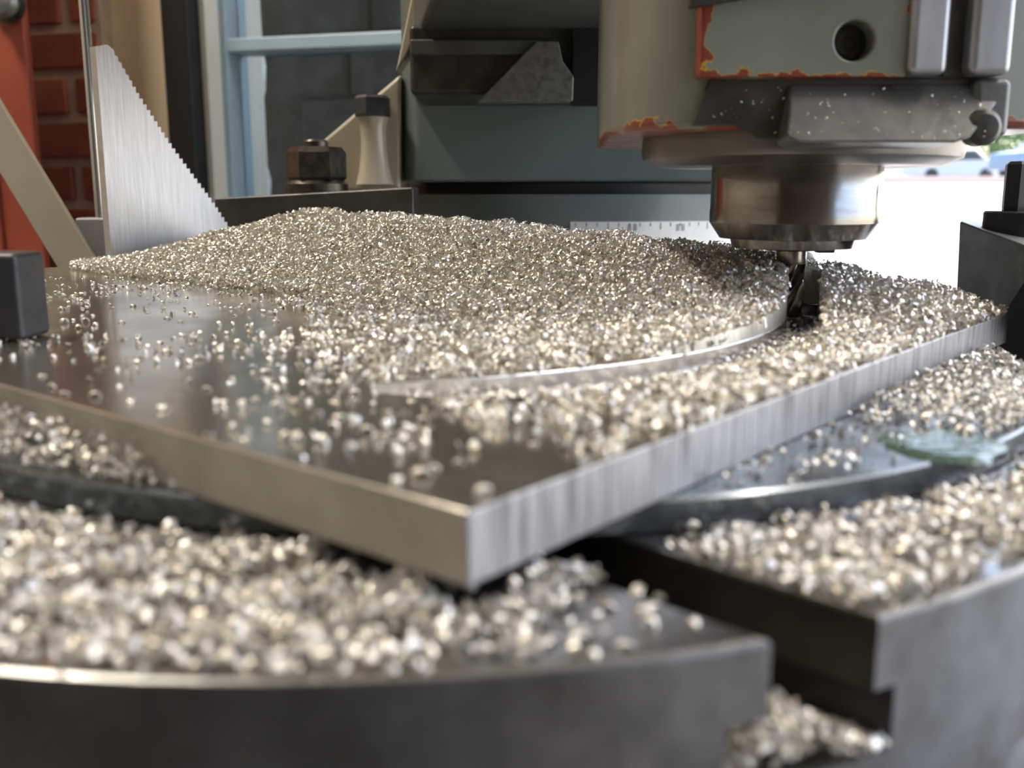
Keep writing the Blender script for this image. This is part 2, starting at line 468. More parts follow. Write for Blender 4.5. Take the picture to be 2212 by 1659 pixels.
# ------------------------------------------------------------------ left background things
xr = P(82, 300, 1.50).x
t = empty('metal_locker', (xr - .2, 1.53, FZ), 'red painted steel locker with a knob at the left edge before the bricks', 'locker')
prism('body', [(xr - .42, 1.49), (xr, 1.49), (xr - .045, 1.60), (xr - .42, 1.60)], FZ, 1.3, M['red'], t, 'z', .004)
box('door', (xr - .42, 1.482, FZ + .04), (xr - .060, 1.49, 1.28), M['red'], t, .002)
kp = P(22, 10, 1.48)
lathe('knob', [(.010, .0), (.012, -.014), (.021, -.018), (.023, -.028), (.018, -.036), (.008, -.039)], (kp.x, 1.482, kp.z), M['clamp_grey'], t, 24, 'y')
lathe('rosette', [(.026, 0), (.026, -.004), (.02, -.006)], (kp.x - .004, 1.482, kp.z), M['nut'], t, 24, 'y')

# flat steel bar leaning
p0, p1 = P(-260, -130, .85), P(168, 575, .828)
d = (p1 - p0).normalized()
TZ = -.100                        # milling machine table top
p1 = p1 + d * ((TZ + .022 - p1.z) / d.z)
side = Vector((d.z, 0, -d.x)).normalized()
if side.x < 0: side = -side
w = .0160
c = []
for q in (p0, p1):
    for sx, dy in ((-w, 0), (w, 0), (w, .006), (-w, .006)):
        v = q + side * sx; c.append((v.x, v.y + dy, v.z))
bar = hexa('flat_bar', c, M['beige'], None, .0012)
tag(bar, 'beige flat steel bar leaning at the far left beside the triangle', 'bar')

# stand with chrome rod
g = P(206, 520, .843)
t = empty('gauge_stand', (g.x, .855, TZ), 'grey block stand with upright polished rod behind the triangle', 'stand')
box('base', (P(163, 500, .843).x, .843, TZ), (P(262, 500, .843).x, .867, P(200, 471, .843).z), M['greypaint'], t, .002)
ra, rb = P(186, -120, .855), P(203, 471, .855)
lathe('rod', [(.0040, rb.z - .02), (.0040, ra.z + .05)], ((ra.x + rb.x) / 2, .855, 0), M['chrome'], t, 20)

# ------------------------------------------------------------------ milling machine
mm = empty('milling_machine', (.05, .9, FZ), 'worn green milling machine with column, head and steel spindle nose', 'machine')
YC = .90
xl, xrgt = P(865, 300, YC).x, P(1690, 300, YC).x
zl = P(1000, 393, YC).z; zr0 = P(1100, 105, .90).z
box('machine_table', (-.75, .10, TZ - .07), (.75, .868, TZ), M['rim_steel'], mm, .003)
box('knee', (-.16, .3, FZ + .15), (.22, .95, TZ - .07), M['green'], mm, .01)
box('base', (-.3, .2, FZ), (.4, 1.5, FZ + .15), M['green'], mm, .01)
box('pedestal', (-.12, .96, FZ + .15), (.30, 1.4, .02), M['green'], mm, .01)
# column casting, chamfered front left corner
prism('column', [(xl, 1.30), (xl, .925), (xl + .014, .903), (xl + .03, YC), (xrgt - .02, YC), (xrgt, .92), (xrgt, 1.30)], zl, .75, M['green'], mm, 'z', .003)
# upper left flare of the casting, its side light put into the cream colour
fl = [P(862, 165, .90), P(868, 140, .90), P(905, -40, .90), P(915, -120, .90)]
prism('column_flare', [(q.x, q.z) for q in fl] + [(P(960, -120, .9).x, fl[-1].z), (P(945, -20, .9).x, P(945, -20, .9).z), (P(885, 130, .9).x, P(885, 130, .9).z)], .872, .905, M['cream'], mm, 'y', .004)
# lower round turntable of the column
xd, R = (xl + xrgt) / 2 + .01, .215
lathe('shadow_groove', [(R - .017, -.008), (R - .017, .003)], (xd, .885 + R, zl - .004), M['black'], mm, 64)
box('ram_shade_block', (P(884, 100, .80).x, .80, P(884, 204, .80).z), (P(1330, 100, .80).x, .902, zr0 + .004), M['grime_shade'], mm, .004)  # added dark block standing in for the shade under the ram
lathe('turntable', [(R, -.007), (R, -.10), (R + .012, -.104), (R + .012, -.16)], (xd, .885 + R, zl - .004), M['green'], mm, 96)
# white engraved scale on the turntable
R2 = R + .0015
def onring(px, py):
    r = ray(px, py); o = Vector((0, 0, CAMZ)); cx_, cy_ = xd, .885 + R
    a = r.x ** 2 + r.y ** 2; b = -2 * (r.x * cx_ + r.y * cy_); cc = cx_ ** 2 + cy_ ** 2 - R2 ** 2
    t_ = (-b - math.sqrt(max(0, b * b - 4 * a * cc))) / (2 * a)
    q = o + r * t_
    return math.atan2(q.y - cy_, q.x - cx_), q.z
a0, zt = onring(1232, 479); a1, _ = onring(1640, 476)
v, f = [], []
for i in range(25):
    a = a0 + (a1 - a0) * i / 24
    for rr, z in ((R2, zt), (R2, zt - .034), (R2 - .003, zt - .034), (R2 - .003, zt)):
        v.append((xd + rr * math.cos(a), .885 + R + rr * math.sin(a), z))
for i in range(24):
    for k in range(4): f.append((4 * i + k, 4 * i + (k + 1) % 4, 4 * i + 4 + (k + 1) % 4, 4 * i + 4 + k))
f += [(0, 1, 2, 3), (96, 97, 98, 99)]
sc = link('scale_strip', mesh('scale_strip', v, f), M['scale'], mm)
for i in range(21):
    a = a0 + (a1 - a0) * (i + .5) / 21
    hh = .006 if i % 5 == 3 else .003
    c = []
    for rr in (R2 + .0003, R2 - .001):
        for da, z in ((-.0012, zt - .001), (.0012, zt - .001), (.0012, zt - .001 - hh), (-.0012, zt - .001 - hh)):
            c.append((xd + rr * math.cos(a + da), .885 + R + rr * math.sin(a + da), z))
    hexa('scale_mark', c, M['tick'], sc)
for px in (1366, 1470):            # worn stamped numerals
    a, z = onring(px, 491)
    for da in (-.012, .012):
        c = []
        for rr in (R2 + .0003, R2 - .001):
            for d2, dz in ((-.007, .003), (.007, .003), (.007, -.003), (-.007, -.003)):
                c.append((xd + rr * math.cos(a + da + d2), .885 + R + rr * math.sin(a + da + d2), z + dz))
        hexa('scale_numeral', c, M['greypaint'], sc)
# gusset, boss and bolt on the left of the column
YG = .915
gp = [P(*q, YG) for q in ((866, 158), (700, 300), (640, 345), (640, 414), (866, 414))]
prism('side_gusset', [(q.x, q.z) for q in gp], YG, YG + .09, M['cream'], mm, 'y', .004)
bc = P(810, 320, YG)
zt_, zb_ = P(810, 250, .89).z, P(810, 398, .89).z
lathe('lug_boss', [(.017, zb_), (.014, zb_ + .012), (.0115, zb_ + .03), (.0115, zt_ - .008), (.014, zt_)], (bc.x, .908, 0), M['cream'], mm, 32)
lathe('lug_bolt', [(.0155, zt_), (.016, zt_ + .002), (.016, zt_ + .016), (.0135, zt_ + .0185)], (bc.x, .905, 0), M['clamp_dark'], mm, smooth=False, hexn=6, a0=.3)
# ram between column and head, with its dovetail below
zr = P(1100, 105, .90).z
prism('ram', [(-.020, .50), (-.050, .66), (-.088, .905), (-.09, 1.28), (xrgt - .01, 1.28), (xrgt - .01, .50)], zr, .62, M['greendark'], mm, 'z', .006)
dv = [P(*q, .785) for q in ((1158, 88), (1207, 88), (1216, 132), (1240, 165), (1238, 219), (1030, 221))]
prism('dovetail', [(q.x, q.z) for q in dv], .785, .802, M['dovetail'], mm, 'y', .0015)
box('dovetail_way', (P(1235, 100, .79).x, .79, P(1235, 228, .79).z), (P(1420, 100, .79).x, .802, zr + .01), M['black'], mm, .002)  # black puts the shade beside the dovetail into the colour
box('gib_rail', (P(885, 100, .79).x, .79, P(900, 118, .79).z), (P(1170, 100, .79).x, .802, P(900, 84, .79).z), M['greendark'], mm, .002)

# head
SP = P(1722, 330, .46); SX, SY = SP.x, .46
zh = P(1400, 291, .43).z
plan = [(.048, .57), (.0435, .50), (.0425, .455), (.0440, .430), (.0490, .411), (.0575, .399), (.0690, .3925), (.080, .391),
        (.198, .391), (.2075, .394), (.2145, .402), (.217, .415), (.217, .57)]
head = prism('head_casting', plan, zh, .50, M['casting'], mm, 'z', .0035, 3)
# proud front panel with a round screw recess
pp = [P(1520, -120, .383), P(1958, 166, .383)]
pan = box('front_panel', (pp[0].x, .383, pp[1].z), (pp[1].x, .393, .47), M['panel'], None)
hc = P(1846, 88, .383)
subtract(pan, lathe('cutter_tmp', [(.0072, -.004), (.0072, .008)], (hc.x, .383, hc.z), M['socket'], None, 40, 'y'))
pan.parent = mm; pan.matrix_parent_inverse = Matrix.Translation(-Vector(mm.location)); bevel(pan, .0012)
lathe('recessed_screw', [(.0069, .0079), (.0069, .0072), (.0040, .0066), (.0030, .0076), (.0015, .0076)], (hc.x, .383, hc.z), M['socket'], mm, 32, 'y')
# small grimy lug at the top of the panel
lg = P(1560, -6, .380)
prism('panel_lug', [(lg.x - .012, lg.z - .004), (lg.x + .014, lg.z + .0005), (lg.x + .05, lg.z + .008), (lg.x + .05, lg.z + .02), (lg.x - .012, lg.z + .02)], .377, .384, M['grime_shade'], mm, 'y', .001)
for (x0, x1) in ((1962, 2048), (2094, 2186)):
    a, b2 = P(x0, 161, .380), P(x1, 161, .380)
    box('guide_rail', (a.x, .380, a.z), (b2.x, .392, .48), M['rail'], mm, .003, 3)
box('rail_channel', (P(2040, 100, .388).x, .387, P(2040, 164, .388).z), (P(2100, 100, .388).x, .392, .48), M['grime_shade'], mm)
# recess band, grime and the panel's shade in one dark colour, and the sloping apron with its lip
def yz(px, py, y): return P(px, py, y).z
prism('recess_band', [(P(q[0], q[1], .3895).x, P(q[0], q[1], .3895).z) for q in ((1535, 168), (2165, 168), (2165, 285), (1700, 300), (1640, 300), (1590, 270), (1495, 272), (1515, 215))], .3895, .3925, M['grime_shade'], mm, 'y', .0006)
out = [(1704, 180), (2158, 180), (2164, 212), (2098, 296), (2066, 307), (1722, 307), (1704, 296)]
v, v2_ = [], []
for a, b in out:
    y_ = .3893 + (.3722 - .3893) * (b - 180) / 127
    q = P(a, b, y_); v.append(tuple(q)); v2_.append((q.x, .392, q.z - (.0016 if b > 290 else 0)))
n = len(v)
ap = link('front_apron', mesh('front_apron', v + v2_, [tuple(range(n)), tuple(range(n, 2 * n))] + [(i, (i + 1) % n, n + (i + 1) % n, n + i) for i in range(n)]), M['apron'], mm)
bevel(ap, .0014, 3)
nc = P(2128, 275, .378)
box('corner_pad', (P(2096, 240, .386).x, .384, P(2100, 298, .386).z), (P(2180, 240, .386).x, .40, P(2100, 168, .386).z), M['apron'], mm, .003)
lathe('corner_screw', [(.0002, -.0045), (.0048, -.004), (.0068, -.002), (.0070, .004)], (nc.x, .381, nc.z), M['grime_shade'], mm, 28, 'y')
# flange and nose
zf0, zf1, zf2 = zh + .002, yz(1722, 332, .39), P(1440, 361, .46).z
lathe('spindle_flange', [(.064, zf0 + .003), (.0702, zf0), (.0708, zf1 + .003), (.0700, zf1), (.0622, zf2), (.034, zf2)], (SX, SY, 0), M['flange'], mm, 96)
zn0, zn1 = P(1545, 480, .46).z, P(1722, 541, .433).z
lathe('spindle_nose', [(.037, zf2 + .004), (.0382, zf2 - .001), (.0382, zn0 + .006), (.0384, zn0 + .0055), (.0384, zn0), (.0335, zn0 - .0072), (.0285, zn0 - .0076), (.0275, zn1), (.012, zn1)], (SX, SY, 0), M['spindle'], mm, 96)
lathe('collet', [(.012, zn1 - .0014), (.0125, zn1 - .001), (.0125, zn1 + .003)], (SX, SY, 0), M['nut'], mm, 40)
for k in range(2):
    aa = -.9 + k * math.pi
    box('drive_key', (SX + .0175 * math.cos(aa) - .004, SY + .0175 * math.sin(aa) - .003, zn1 - .0018), (SX + .0175 * math.cos(aa) + .004, SY + .0175 * math.sin(aa) + .003, zn1 + .002), M['nut'], mm, .0006)

# end mill, four helical flutes
PLZ = .0215                        # top of the plate
em = empty('end_mill', (SX, SY, PLZ - .005), 'helical fluted end mill held under the steel spindle nose', 'cutting tool')
Rm = .0068
zb, ztp = PLZ - .0045, zn1 - .001
def section(n=48):
    pts = []
    for k in range(n):
        a = 2 * math.pi * k / n
        ph = (a * 4 / (2 * math.pi)) % 1.0
        r = Rm * (1.0 if ph < .16 else (.93 - .05 * (ph - .16) if ph < .42 else .86 - .36 * math.sin(math.pi * (ph - .42) / .58) ** 1.0))
        pts.append((r, a))
    return pts
secs = section(64); nz = 34; v = []; f = []
for i in range(nz + 1):
    z = zb + (ztp - zb) * .80 * i / nz
    tw = (z - zb) / (2 * math.pi * Rm / math.tan(math.radians(36))) * 2 * math.pi
    for r, a in secs: v.append((SX + r * math.cos(a + tw), SY + r * math.sin(a + tw), z))
n = len(secs)
for i in range(nz):
    for k in range(n): f.append((i * n + k, i * n + (k + 1) % n, (i + 1) * n + (k + 1) % n, (i + 1) * n + k))
f += [tuple(range(n)), tuple(nz * n + k for k in range(n))]
fl_o = link('flutes', mesh('flutes', v, f), M['cutter'], em)
for p in fl_o.data.polygons: p.use_smooth = True
try: fl_o.data.set_sharp_from_angle(angle=math.radians(35))
except Exception: pass
lathe('shank', [(Rm * .97, zb + (ztp - zb) * .79), (Rm, zb + (ztp - zb) * .83), (Rm, ztp)], (SX, SY, 0), M['cutter'], em, 32)

# ------------------------------------------------------------------ rotary table with T slot
TC, TR = Vector((-.0396, .379)), .2407
rt = empty('rotary_table', (TC.x, TC.y, TZ), 'round steel rotary table with T slot under the plate', 'rotary table')
SA, SBp = Q(1658, 1378, 0), Q(1903, 1332, 0)
sd = Vector((-.722, .692)); sn = Vector((.692, .722))      # along the slot, across it
sa, sb = Vector((SA.x, SA.y)).dot(sn), Vector((SBp.x, SBp.y)).dot(sn)
def slab(name, z0, z1, o0, o1, m, bv):
    """round slab with a slot notch between the offsets o0 and o1"""
    def hit(o):                    # where the slot side meets the rim on the near side
        base = sn * o; rel = base - TC
        b = rel.dot(sd); cc = rel.dot(rel) - TR ** 2
        return base + sd * (-b - math.sqrt(b * b - cc))
    A, B = hit(o0), hit(o1)
    ta, tb = math.atan2(A.y - TC.y, A.x - TC.x), math.atan2(B.y - TC.y, B.x - TC.x)
    pts = [tuple(B)]
    span = (ta - tb) % (2 * math.pi)
    N = 160
    for i in range(1, N): pts.append((TC.x + TR * math.cos(tb + span * i / N), TC.y + TR * math.sin(tb + span * i / N)))
    pts.append(tuple(A))
    L = .19
    pts.append(tuple(A + sd * L)); Bi = B + sd * (L + (A - B).dot(sd)); pts.append(tuple(Bi))
    o = prism(name, pts, z0, z1, m, rt, 'z')
    if bv:
        bm = bmesh.new(); bm.from_mesh(o.data)
        es = [e for e in bm.edges if all(abs(q.co.z - z1) < 1e-6 for q in e.verts)]
        bmesh.ops.bevel(bm, geom=es, offset=bv, segments=2, profile=.5, affect='EDGES')
        bm.to_mesh(o.data); bm.free()
    return o
ND = .0145; TD = .0128
slab('table_top', -ND, 0, sa, sb, M['table_steel'], .0011)
slab('slot_layer', -ND - TD, -ND, sa - .0072, sb + .0050, M['rim_steel'], .0)
lathe('table_rim', [(TR, -ND - TD), (TR, -.040), (TR - .006, -.043), (TR - .006, TZ + .03), (TR + .008, TZ + .024), (TR + .008, TZ)], (TC.x, TC.y, 0), M['rim_steel'], rt, 160)
# the rim shares the steel of the side but the top keeps its own
for tt in [o for o in rt.children if o.name.startswith(('table_top', 'slot_layer'))]:
    tt.data.materials.clear()
    for k in ('table_steel', 'rim_steel', 'slot_dark'): tt.data.materials.append(M[k])
    for p in tt.data.polygons:
        if abs(p.normal.z) < .5:
            p.material_index = 1 if (Vector((p.center.x, p.center.y)) - TC).length > TR - .004 else 2

# ------------------------------------------------------------------ round riser disc
DC, DR, DZ = Vector((-.013, .4148)), .2142, .0078
lathe('riser_disc', [(DR - .004, 0), (DR, .0006), (DR, DZ - .0007), (DR - .0007, DZ), (.02, DZ)], (DC.x, DC.y, 0), M['disc_steel'], None, 160)
disc = bpy.data.objects['riser_disc']
tag(disc, 'round steel riser disc sandwiched between plate and rotary table', 'disc')

# ------------------------------------------------------------------ the plate
N0 = Vector((-.0074, .1561)); U = Vector((.6355, .7721)); V = Vector((-.7721, .6355))
UM, VM = .362, .606
pl = box('steel_plate', (0, 0, 0), (UM, VM, PLZ - DZ), M['plate_top'])
pl.rotation_euler.z = math.atan2(U.y, U.x); pl.location = (N0.x, N0.y, DZ)
bpy.context.view_layer.update()
AC, AR, AW = Vector((-.0925, .483)), .2204, .030
def awf(an):                      # groove width by angle (degrees): wide where it was cleared, cutter wide at the tool
    t_ = np.clip((np.asarray(an, float) + 44) / 24, 0, 1)
    e_ = np.clip((np.asarray(an, float) + 9) / 5, 0, 1)
    return AW + (.0148 - AW) * t_ * t_ * (3 - 2 * t_) + .008 * e_
def loc(p):
    d_ = Vector(p) - N0
    return d_.dot(U), d_.dot(V)
ga0, ga1 = math.radians(-76), math.radians(-1.6)
v, f = [], []
ng = 64
for i in range(ng + 1):
    a = ga0 + (ga1 - ga0) * i / ng
    W_ = float(awf(math.degrees(a)))
    rin, rout = AR, AR + W_
    taper = min(1, i / 5, )
    if i < 5: rout = AR + W_ * (.45 + .55 * taper)
    if ng - i < 3:                 # rounded end round the cutter
        k = (3 - (ng - i)) / 3
        q = W_ / 2 * (1 - math.sqrt(max(0, 1 - k * k)) * 1.0)
        rin, rout = AR + q * .9, AR + W_ - q * .9
    for rr in (rin, rout):
        for z in (PLZ - .0065, PLZ + .02):
            p = AC + Vector((math.cos(a), math.sin(a))) * rr
            v.append((p.x, p.y, z))
for i in range(ng):
    a, b2 = 4 * i, 4 * i + 4
    f += [(a, a + 1, b2 + 1, b2), (a + 2, b2 + 2, b2 + 3, a + 3), (a, b2, b2 + 2, a + 2), (a + 1, a + 3, b2 + 3, b2 + 1)]
f += [(0, 2, 3, 1), tuple(4 * ng + k for k in (0, 1, 3, 2))]
cut = link('cutter_tmp', mesh('cutter_tmp', v, f), M['groove'])
pl.data.materials.clear()
for k in ('plate_top', 'plate_sawn', 'plate_dusty', 'groove'): pl.data.materials.append(M[k])
cut.data.materials.clear()
for k in ('plate_top', 'plate_sawn', 'plate_dusty', 'groove'): cut.data.materials.append(M[k])
for p in cut.data.polygons: p.material_index = 3
for p in pl.data.polygons:
    if abs(p.normal.z) < .5: p.material_index = 1 if abs(p.normal.y) > .5 else 2
subtract(pl, cut)
for p in pl.data.polygons: p.use_smooth = False
bevel(pl, .0006, 2, 50)
tag(pl, 'thick square cornered metal plate with curved groove covered in chips', 'plate')

def uvw(u, v_, z=PLZ):
    p = N0 + U * u + V * v_
    return Vector((p.x, p.y, z))

# ------------------------------------------------------------------ triangle with stair stepped edge, standing on the far edge
A_, B_, T_ = P(242, 566, .742), P(520, 548, .850), None
uL = Vector((A_.x, A_.y)) ; uL = loc(uL)
ub = .268
vb = .594
base = uvw(ub, vb)
tl = .145; thh = .175
# local profile (distance along U, height)
def tri_at(px, py):
    r = ray(px, py); o = Vector((0, 0, CAMZ))
    n_ = Vector((V.x, V.y, 0)); q0 = uvw(0, vb)
    t_ = (q0 - o).dot(n_) / r.dot(n_)
    q = o + r * t_
    return loc((q.x, q.y))[0], q.z
top = [tri_at(*q) for q in ((206, 100), (232, 96))]
low = [tri_at(*q) for q in ((236, 566), (532, 548))]
hyp = [tri_at(*q) for q in ((246, 110), (300, 203), (372, 315), (412, 370), (458, 432), (512, 515), (545, 560))]
prof = [(top[0][0], PLZ), (top[0][0], top[0][1]), (top[1][0], top[1][1])]
# stair teeth along the long edge
L = [0]
for a, b2 in zip(hyp[:-1], hyp[1:]): L.append(L[-1] + math.hypot(b2[0] - a[0], b2[1] - a[1]))
NT = 40
hx = np.interp(np.linspace(0, L[-1], NT + 1), L, [h[0] for h in hyp]); hz_ = np.interp(np.linspace(0, L[-1], NT + 1), L, [h[1] for h in hyp])
for i in range(NT):
    if hz_[i + 1] < PLZ + .001: break
    dx_, dz_ = hx[i + 1] - hx[i], hz_[i] - hz_[i + 1]
    k_ = 1.0 if i > 4 else .6
    prof.append((hx[i] + .0003 * k_, hz_[i] + .0008 * k_))
    prof.append((hx[i] + dx_ * (.5 - .42 * k_), hz_[i] - dz_ * (.5 + .42 * k_)))
prof.append((hx[i], PLZ))
n = len(prof); vv = []
for dv_ in (0, .0085):
    for u, z in prof:
        q = uvw(u, vb + dv_, z); vv.append(tuple(q))
ff = [tuple(range(n)), tuple(range(n, 2 * n))] + [(i, (i + 1) % n, n + (i + 1) % n, n + i) for i in range(n)]
tri = link('triangular_plate', mesh('triangular_plate', vv, ff), [M['tri'], M['tri_edge']])
for p in tri.data.polygons:
    if abs(p.normal.dot(Vector((V.x, V.y, 0)))) < .7: p.material_index = 1
tag(tri, 'bright brushed metal triangle with toothed edge standing at far left', 'triangle')

# ------------------------------------------------------------------ clamps
# rear clamp bar with nut
cl = empty('strap_clamp', (P(680, 420, .84).x, .84, TZ), 'dark strap clamp with big hex nut behind the chip heap', 'clamp')
c = []
for px, yy in ((462, .845), (893, .800)):
    zt = P(px, 428 if px < 600 else 404, yy).z
    x = P(px, 420, yy).x
    for dy, dz in ((0, -.046), (0, 0), (.045, 0), (.045, -.046)): c.append((x, yy + dy, zt + dz))
hexa('strap', c, M['clamp_brown'], cl, .0018)
xb = P(640, 420, .86).x
box('step_block', (xb - .005, .815, TZ), (xb + .060, .858, c[0][2] + .004), M['clamp_dark'], cl, .002)
box('heel_block', (P(840, 420, .83).x - .02, .812, TZ), (P(840, 420, .83).x + .014, .842, c[4][2] + .002), M['clamp_dark'], cl, .002)
nx = P(685, 400, .85).x
zt = P(685, 413, .85).z
lathe('washer', [(.0262, zt - .006), (.0262, zt + .006), (.0225, zt + .009)], (nx, .850, 0), M['nut'], cl, 40)
lathe('hex_nut', [(.0235, zt + .009), (.0252, zt + .0115), (.0252, zt + .032), (.0215, zt + .0365)], (nx, .850, 0), M['nut'], cl, smooth=False, hexn=6, a0=.12)
lathe('stud', [(.0105, zt - .05), (.0105, zt + .041), (.009, zt + .0425)], (nx, .850, 0), M['nut'], cl, 24)

# left clamp finger
lb = Q(52, 740, PLZ)
cl2 = empty('strap_clamp', (lb.x - .04, lb.y, PLZ), 'blue black clamp block resting on the plate at the left edge', 'clamp')
hl = P(66, 548, lb.y).z
v8 = []
for x in (lb.x - .11, lb.x):
    v8 += [(x, lb.y, PLZ + .0003), (x, lb.y + .022, PLZ + .0003), (x, lb.y + .022, hl), (x, lb.y, hl)]
hexa('strap', v8, M['clamp_dark'], cl2, .0022)
lathe('hex_nut', [(.012, hl), (.0125, hl + .012), (.011, hl + .014)], (lb.x - .06, lb.y + .011, 0), M['nut'], cl2, smooth=False, hexn=6)
lathe('stud', [(.006, hl - .01), (.006, hl + .022)], (lb.x - .06, lb.y + .011, 0), M['nut'], cl2, 20)

# right clamp: tilted grey strap with dark nut, dark block beyond the plate
YR = .470
cl3 = empty('strap_clamp', (P(2160, 600, YR).x, YR, TZ), 'grey tilted strap clamp with black nut at the right edge', 'clamp')
v8 = [tuple(P(*q)) for q in ((2066, 655, .496), (2074, 477, .496), (2080, 474, .515), (2072, 650, .515),
                             (2330, 742, .405), (2330, 572, .405), (2330, 500, .530), (2330, 690, .530))]
hexa('strap', v8, M['clamp_grey'], cl3, .0012)
wx = P(2212, 480, YR).x; zw = P(2155, 489, YR).z
lathe('washer', [(.0140, zw - .012), (.0140, zw), (.0140, zw + .0062), (.0132, zw + .007)], (wx + .0014, YR + .012, 0), M['black'], cl3, 36)
lathe('hex_nut', [(.0062, zw + .005), (.0066, zw + .009), (.0066, zw + .029), (.0050, zw + .0305)], (wx + .0014, YR + .012, 0), M['black'], cl3, smooth=False, hexn=6, a0=.2)
x0 = P(2146, 600, .437).x
box('step_block', (x0 + .016, .428, TZ), (x0 + .09, .466, P(2150, 575, .437).z), M['black'], cl3, .0015)

# ------------------------------------------------------------------ coolant puddle on the riser disc
pc = Q(2035, 962, DZ)
v = [(pc.x, pc.y, DZ + .0016)]; f = []
nn = 40
for ring, (rr, hh) in enumerate(((.35, .0015), (.7, .0011), (.92, .0006), (1.0, .0))):
    for k in range(nn):
        a = 2 * math.pi * k / nn
        r = rr * (1 + .18 * math.sin(2 * a + 1) + .10 * math.sin(3 * a) + .06 * math.sin(5 * a + 2))
        v.append((pc.x + 1.5 * .0095 * r * math.cos(a), pc.y + .021 * r * math.sin(a), DZ + .00005 + hh))
for k in range(nn): f.append((0, 1 + k, 1 + (k + 1) % nn))
for ring in range(3):
    for k in range(nn): f.append((1 + ring * nn + k, 1 + (ring + 1) * nn + k, 1 + (ring + 1) * nn + (k + 1) % nn, 1 + ring * nn + (k + 1) % nn))
pud = link('coolant_drop', mesh('coolant_drop', v, f), M['coolant'], None, True)
tag(pud, 'shiny greenish coolant drop on the riser disc at right', 'drop')

# ------------------------------------------------------------------ chips
def chips(name, pos, label, smin=.8, smax=1.3, up=.0, parent=None):
    n = len(pos); S = 5
    tt_ = np.linspace(-.5, .5, S + 1)[None, :]
    A = rng.uniform(1.4, 4.4, (n, 1)); r = rng.uniform(.00055, .00110, (n, 1)) * rng.uniform(smin, smax, (n, 1))
    w_ = rng.uniform(.0007, .0019, (n, 1)) * rng.uniform(smin, smax, (n, 1)); sk = rng.uniform(-.0006, .0006, (n, 1))
    ang = tt_ * A + math.pi / 2
    X, Z, Y = r * np.cos(ang), r * np.sin(ang), sk * tt_ * 2
    taper = 1 - .45 * (np.abs(tt_) * 2) ** 2
    Lv = np.stack([X, Y - w_ / 2 * taper, Z], -1); Rv = np.stack([X * 1.08, Y + w_ / 2 * taper, Z * 1.08], -1)
    loc_ = np.concatenate([Lv, Rv], 1)              # n, 12, 3
    q = rng.normal(size=(n, 4)); q[:, 1:3] *= (1 - up); q /= np.linalg.norm(q, axis=1)[:, None]
    a, b, c_, d_ = q.T
    Rm_ = np.stack([np.stack([1 - 2 * (c_ * c_ + d_ * d_), 2 * (b * c_ - a * d_), 2 * (b * d_ + a * c_)], -1),
                    np.stack([2 * (b * c_ + a * d_), 1 - 2 * (b * b + d_ * d_), 2 * (c_ * d_ - a * b)], -1),
                    np.stack([2 * (b * d_ - a * c_), 2 * (c_ * d_ + a * b), 1 - 2 * (b * b + c_ * c_)], -1)], 1)
    vv = np.einsum('nij,nkj->nki', Rm_, loc_)
    vv += pos[:, None, :]
    m_ = S + 1
    quad = np.array([[i, i + 1, m_ + i + 1, m_ + i] for i in range(S)])
    faces = (quad[None] + (np.arange(n) * 2 * m_)[:, None, None]).reshape(-1, 4)
    me = bpy.data.meshes.new(name)
    me.vertices.add(n * 2 * m_); me.vertices.foreach_set('co', vv.reshape(-1).astype(np.float32))
    nf = len(faces)
    me.loops.add(nf * 4); me.loops.foreach_set('vertex_index', faces.reshape(-1).astype(np.int32))
    me.polygons.add(nf); me.polygons.foreach_set('loop_start', np.arange(0, nf * 4, 4, dtype=np.int32))
    me.polygons.foreach_set('use_smooth', np.ones(nf, dtype=bool))
    me.update(calc_edges=True)
    k = rng.uniform(0, 1, (n, 1)); br = rng.uniform(.82, 1.06, (n, 1))
    col = (np.array([[.80, .80, .81]]) * (1 - k) + np.array([[.80, .74, .62]]) * k) * br
    col = np.clip(np.concatenate([col, np.ones((n, 1))], 1), 0, 1)
    at = me.attributes.new('tint', 'FLOAT_COLOR', 'POINT')
    at.data.foreach_set('color', np.repeat(col, 2 * m_, axis=0).reshape(-1).astype(np.float32))
    o = link(name, me, M['chip'])
    tag(o, label, 'metal chips', None, 'stuff')
    return o
def vnoise(x, y, s, seed=0):
    r = np.random.default_rng(seed); o = np.zeros_like(x)
    for i in range(9):
        a = r.uniform(0, 2 * math.pi); k = s * r.uniform(.6, 1.8)
        o += np.sin((x * math.cos(a) + y * math.sin(a)) * k * 2 * math.pi + r.uniform(0, 6.28))
    return o / 3.0
def sst(x): x = np.clip(x, 0, 1); return x * x * (3 - 2 * x)

# plate surface fields, in plate coordinates (u along the right edge, v along the left edge)
PKV = [-.01, .0, .03, .07, .12, .20, .29, .38, .46, .52, .57, .61]
PKH = [.000, .004, .013, .016, .022, .029, .034, .037, .037, .028, .013, .003]
CTRL = [(.214, .474, .05), (.251, .428, .35), (.093, .265, .06), (.117, .236, .15), (.069, .294, .08), (.054, .144, .12), (.018, .134, .10),
        (.289, .383, 1), (.170, .311, .10), (.199, .275, .55), (.228, .24, .8), (.089, .101, .7), (.072, .123, .40), (.003, .108, .12),
        (.031, .074, .25), (.045, .057, .38), (.059, .04, .65), (.028, .014, .12), (.010, .010, .04), (.073, .023, .75), (.112, .019, 1), (.05, .0, .4),
        (.15, .1, 1), (.142, .109, .9), (.16, .177, .55), (.199, .03, 1), (.3, .2, 1), (.33, .5, 1), (.30, .56, .25), (.19, .56, .05), (.34, .05, 1), (.25, .1, 1), (.122, .133, .7), (.0, .2, .1), (.02, .25, .35), (.03,.285,.4)]
CT = np.array(CTRL)
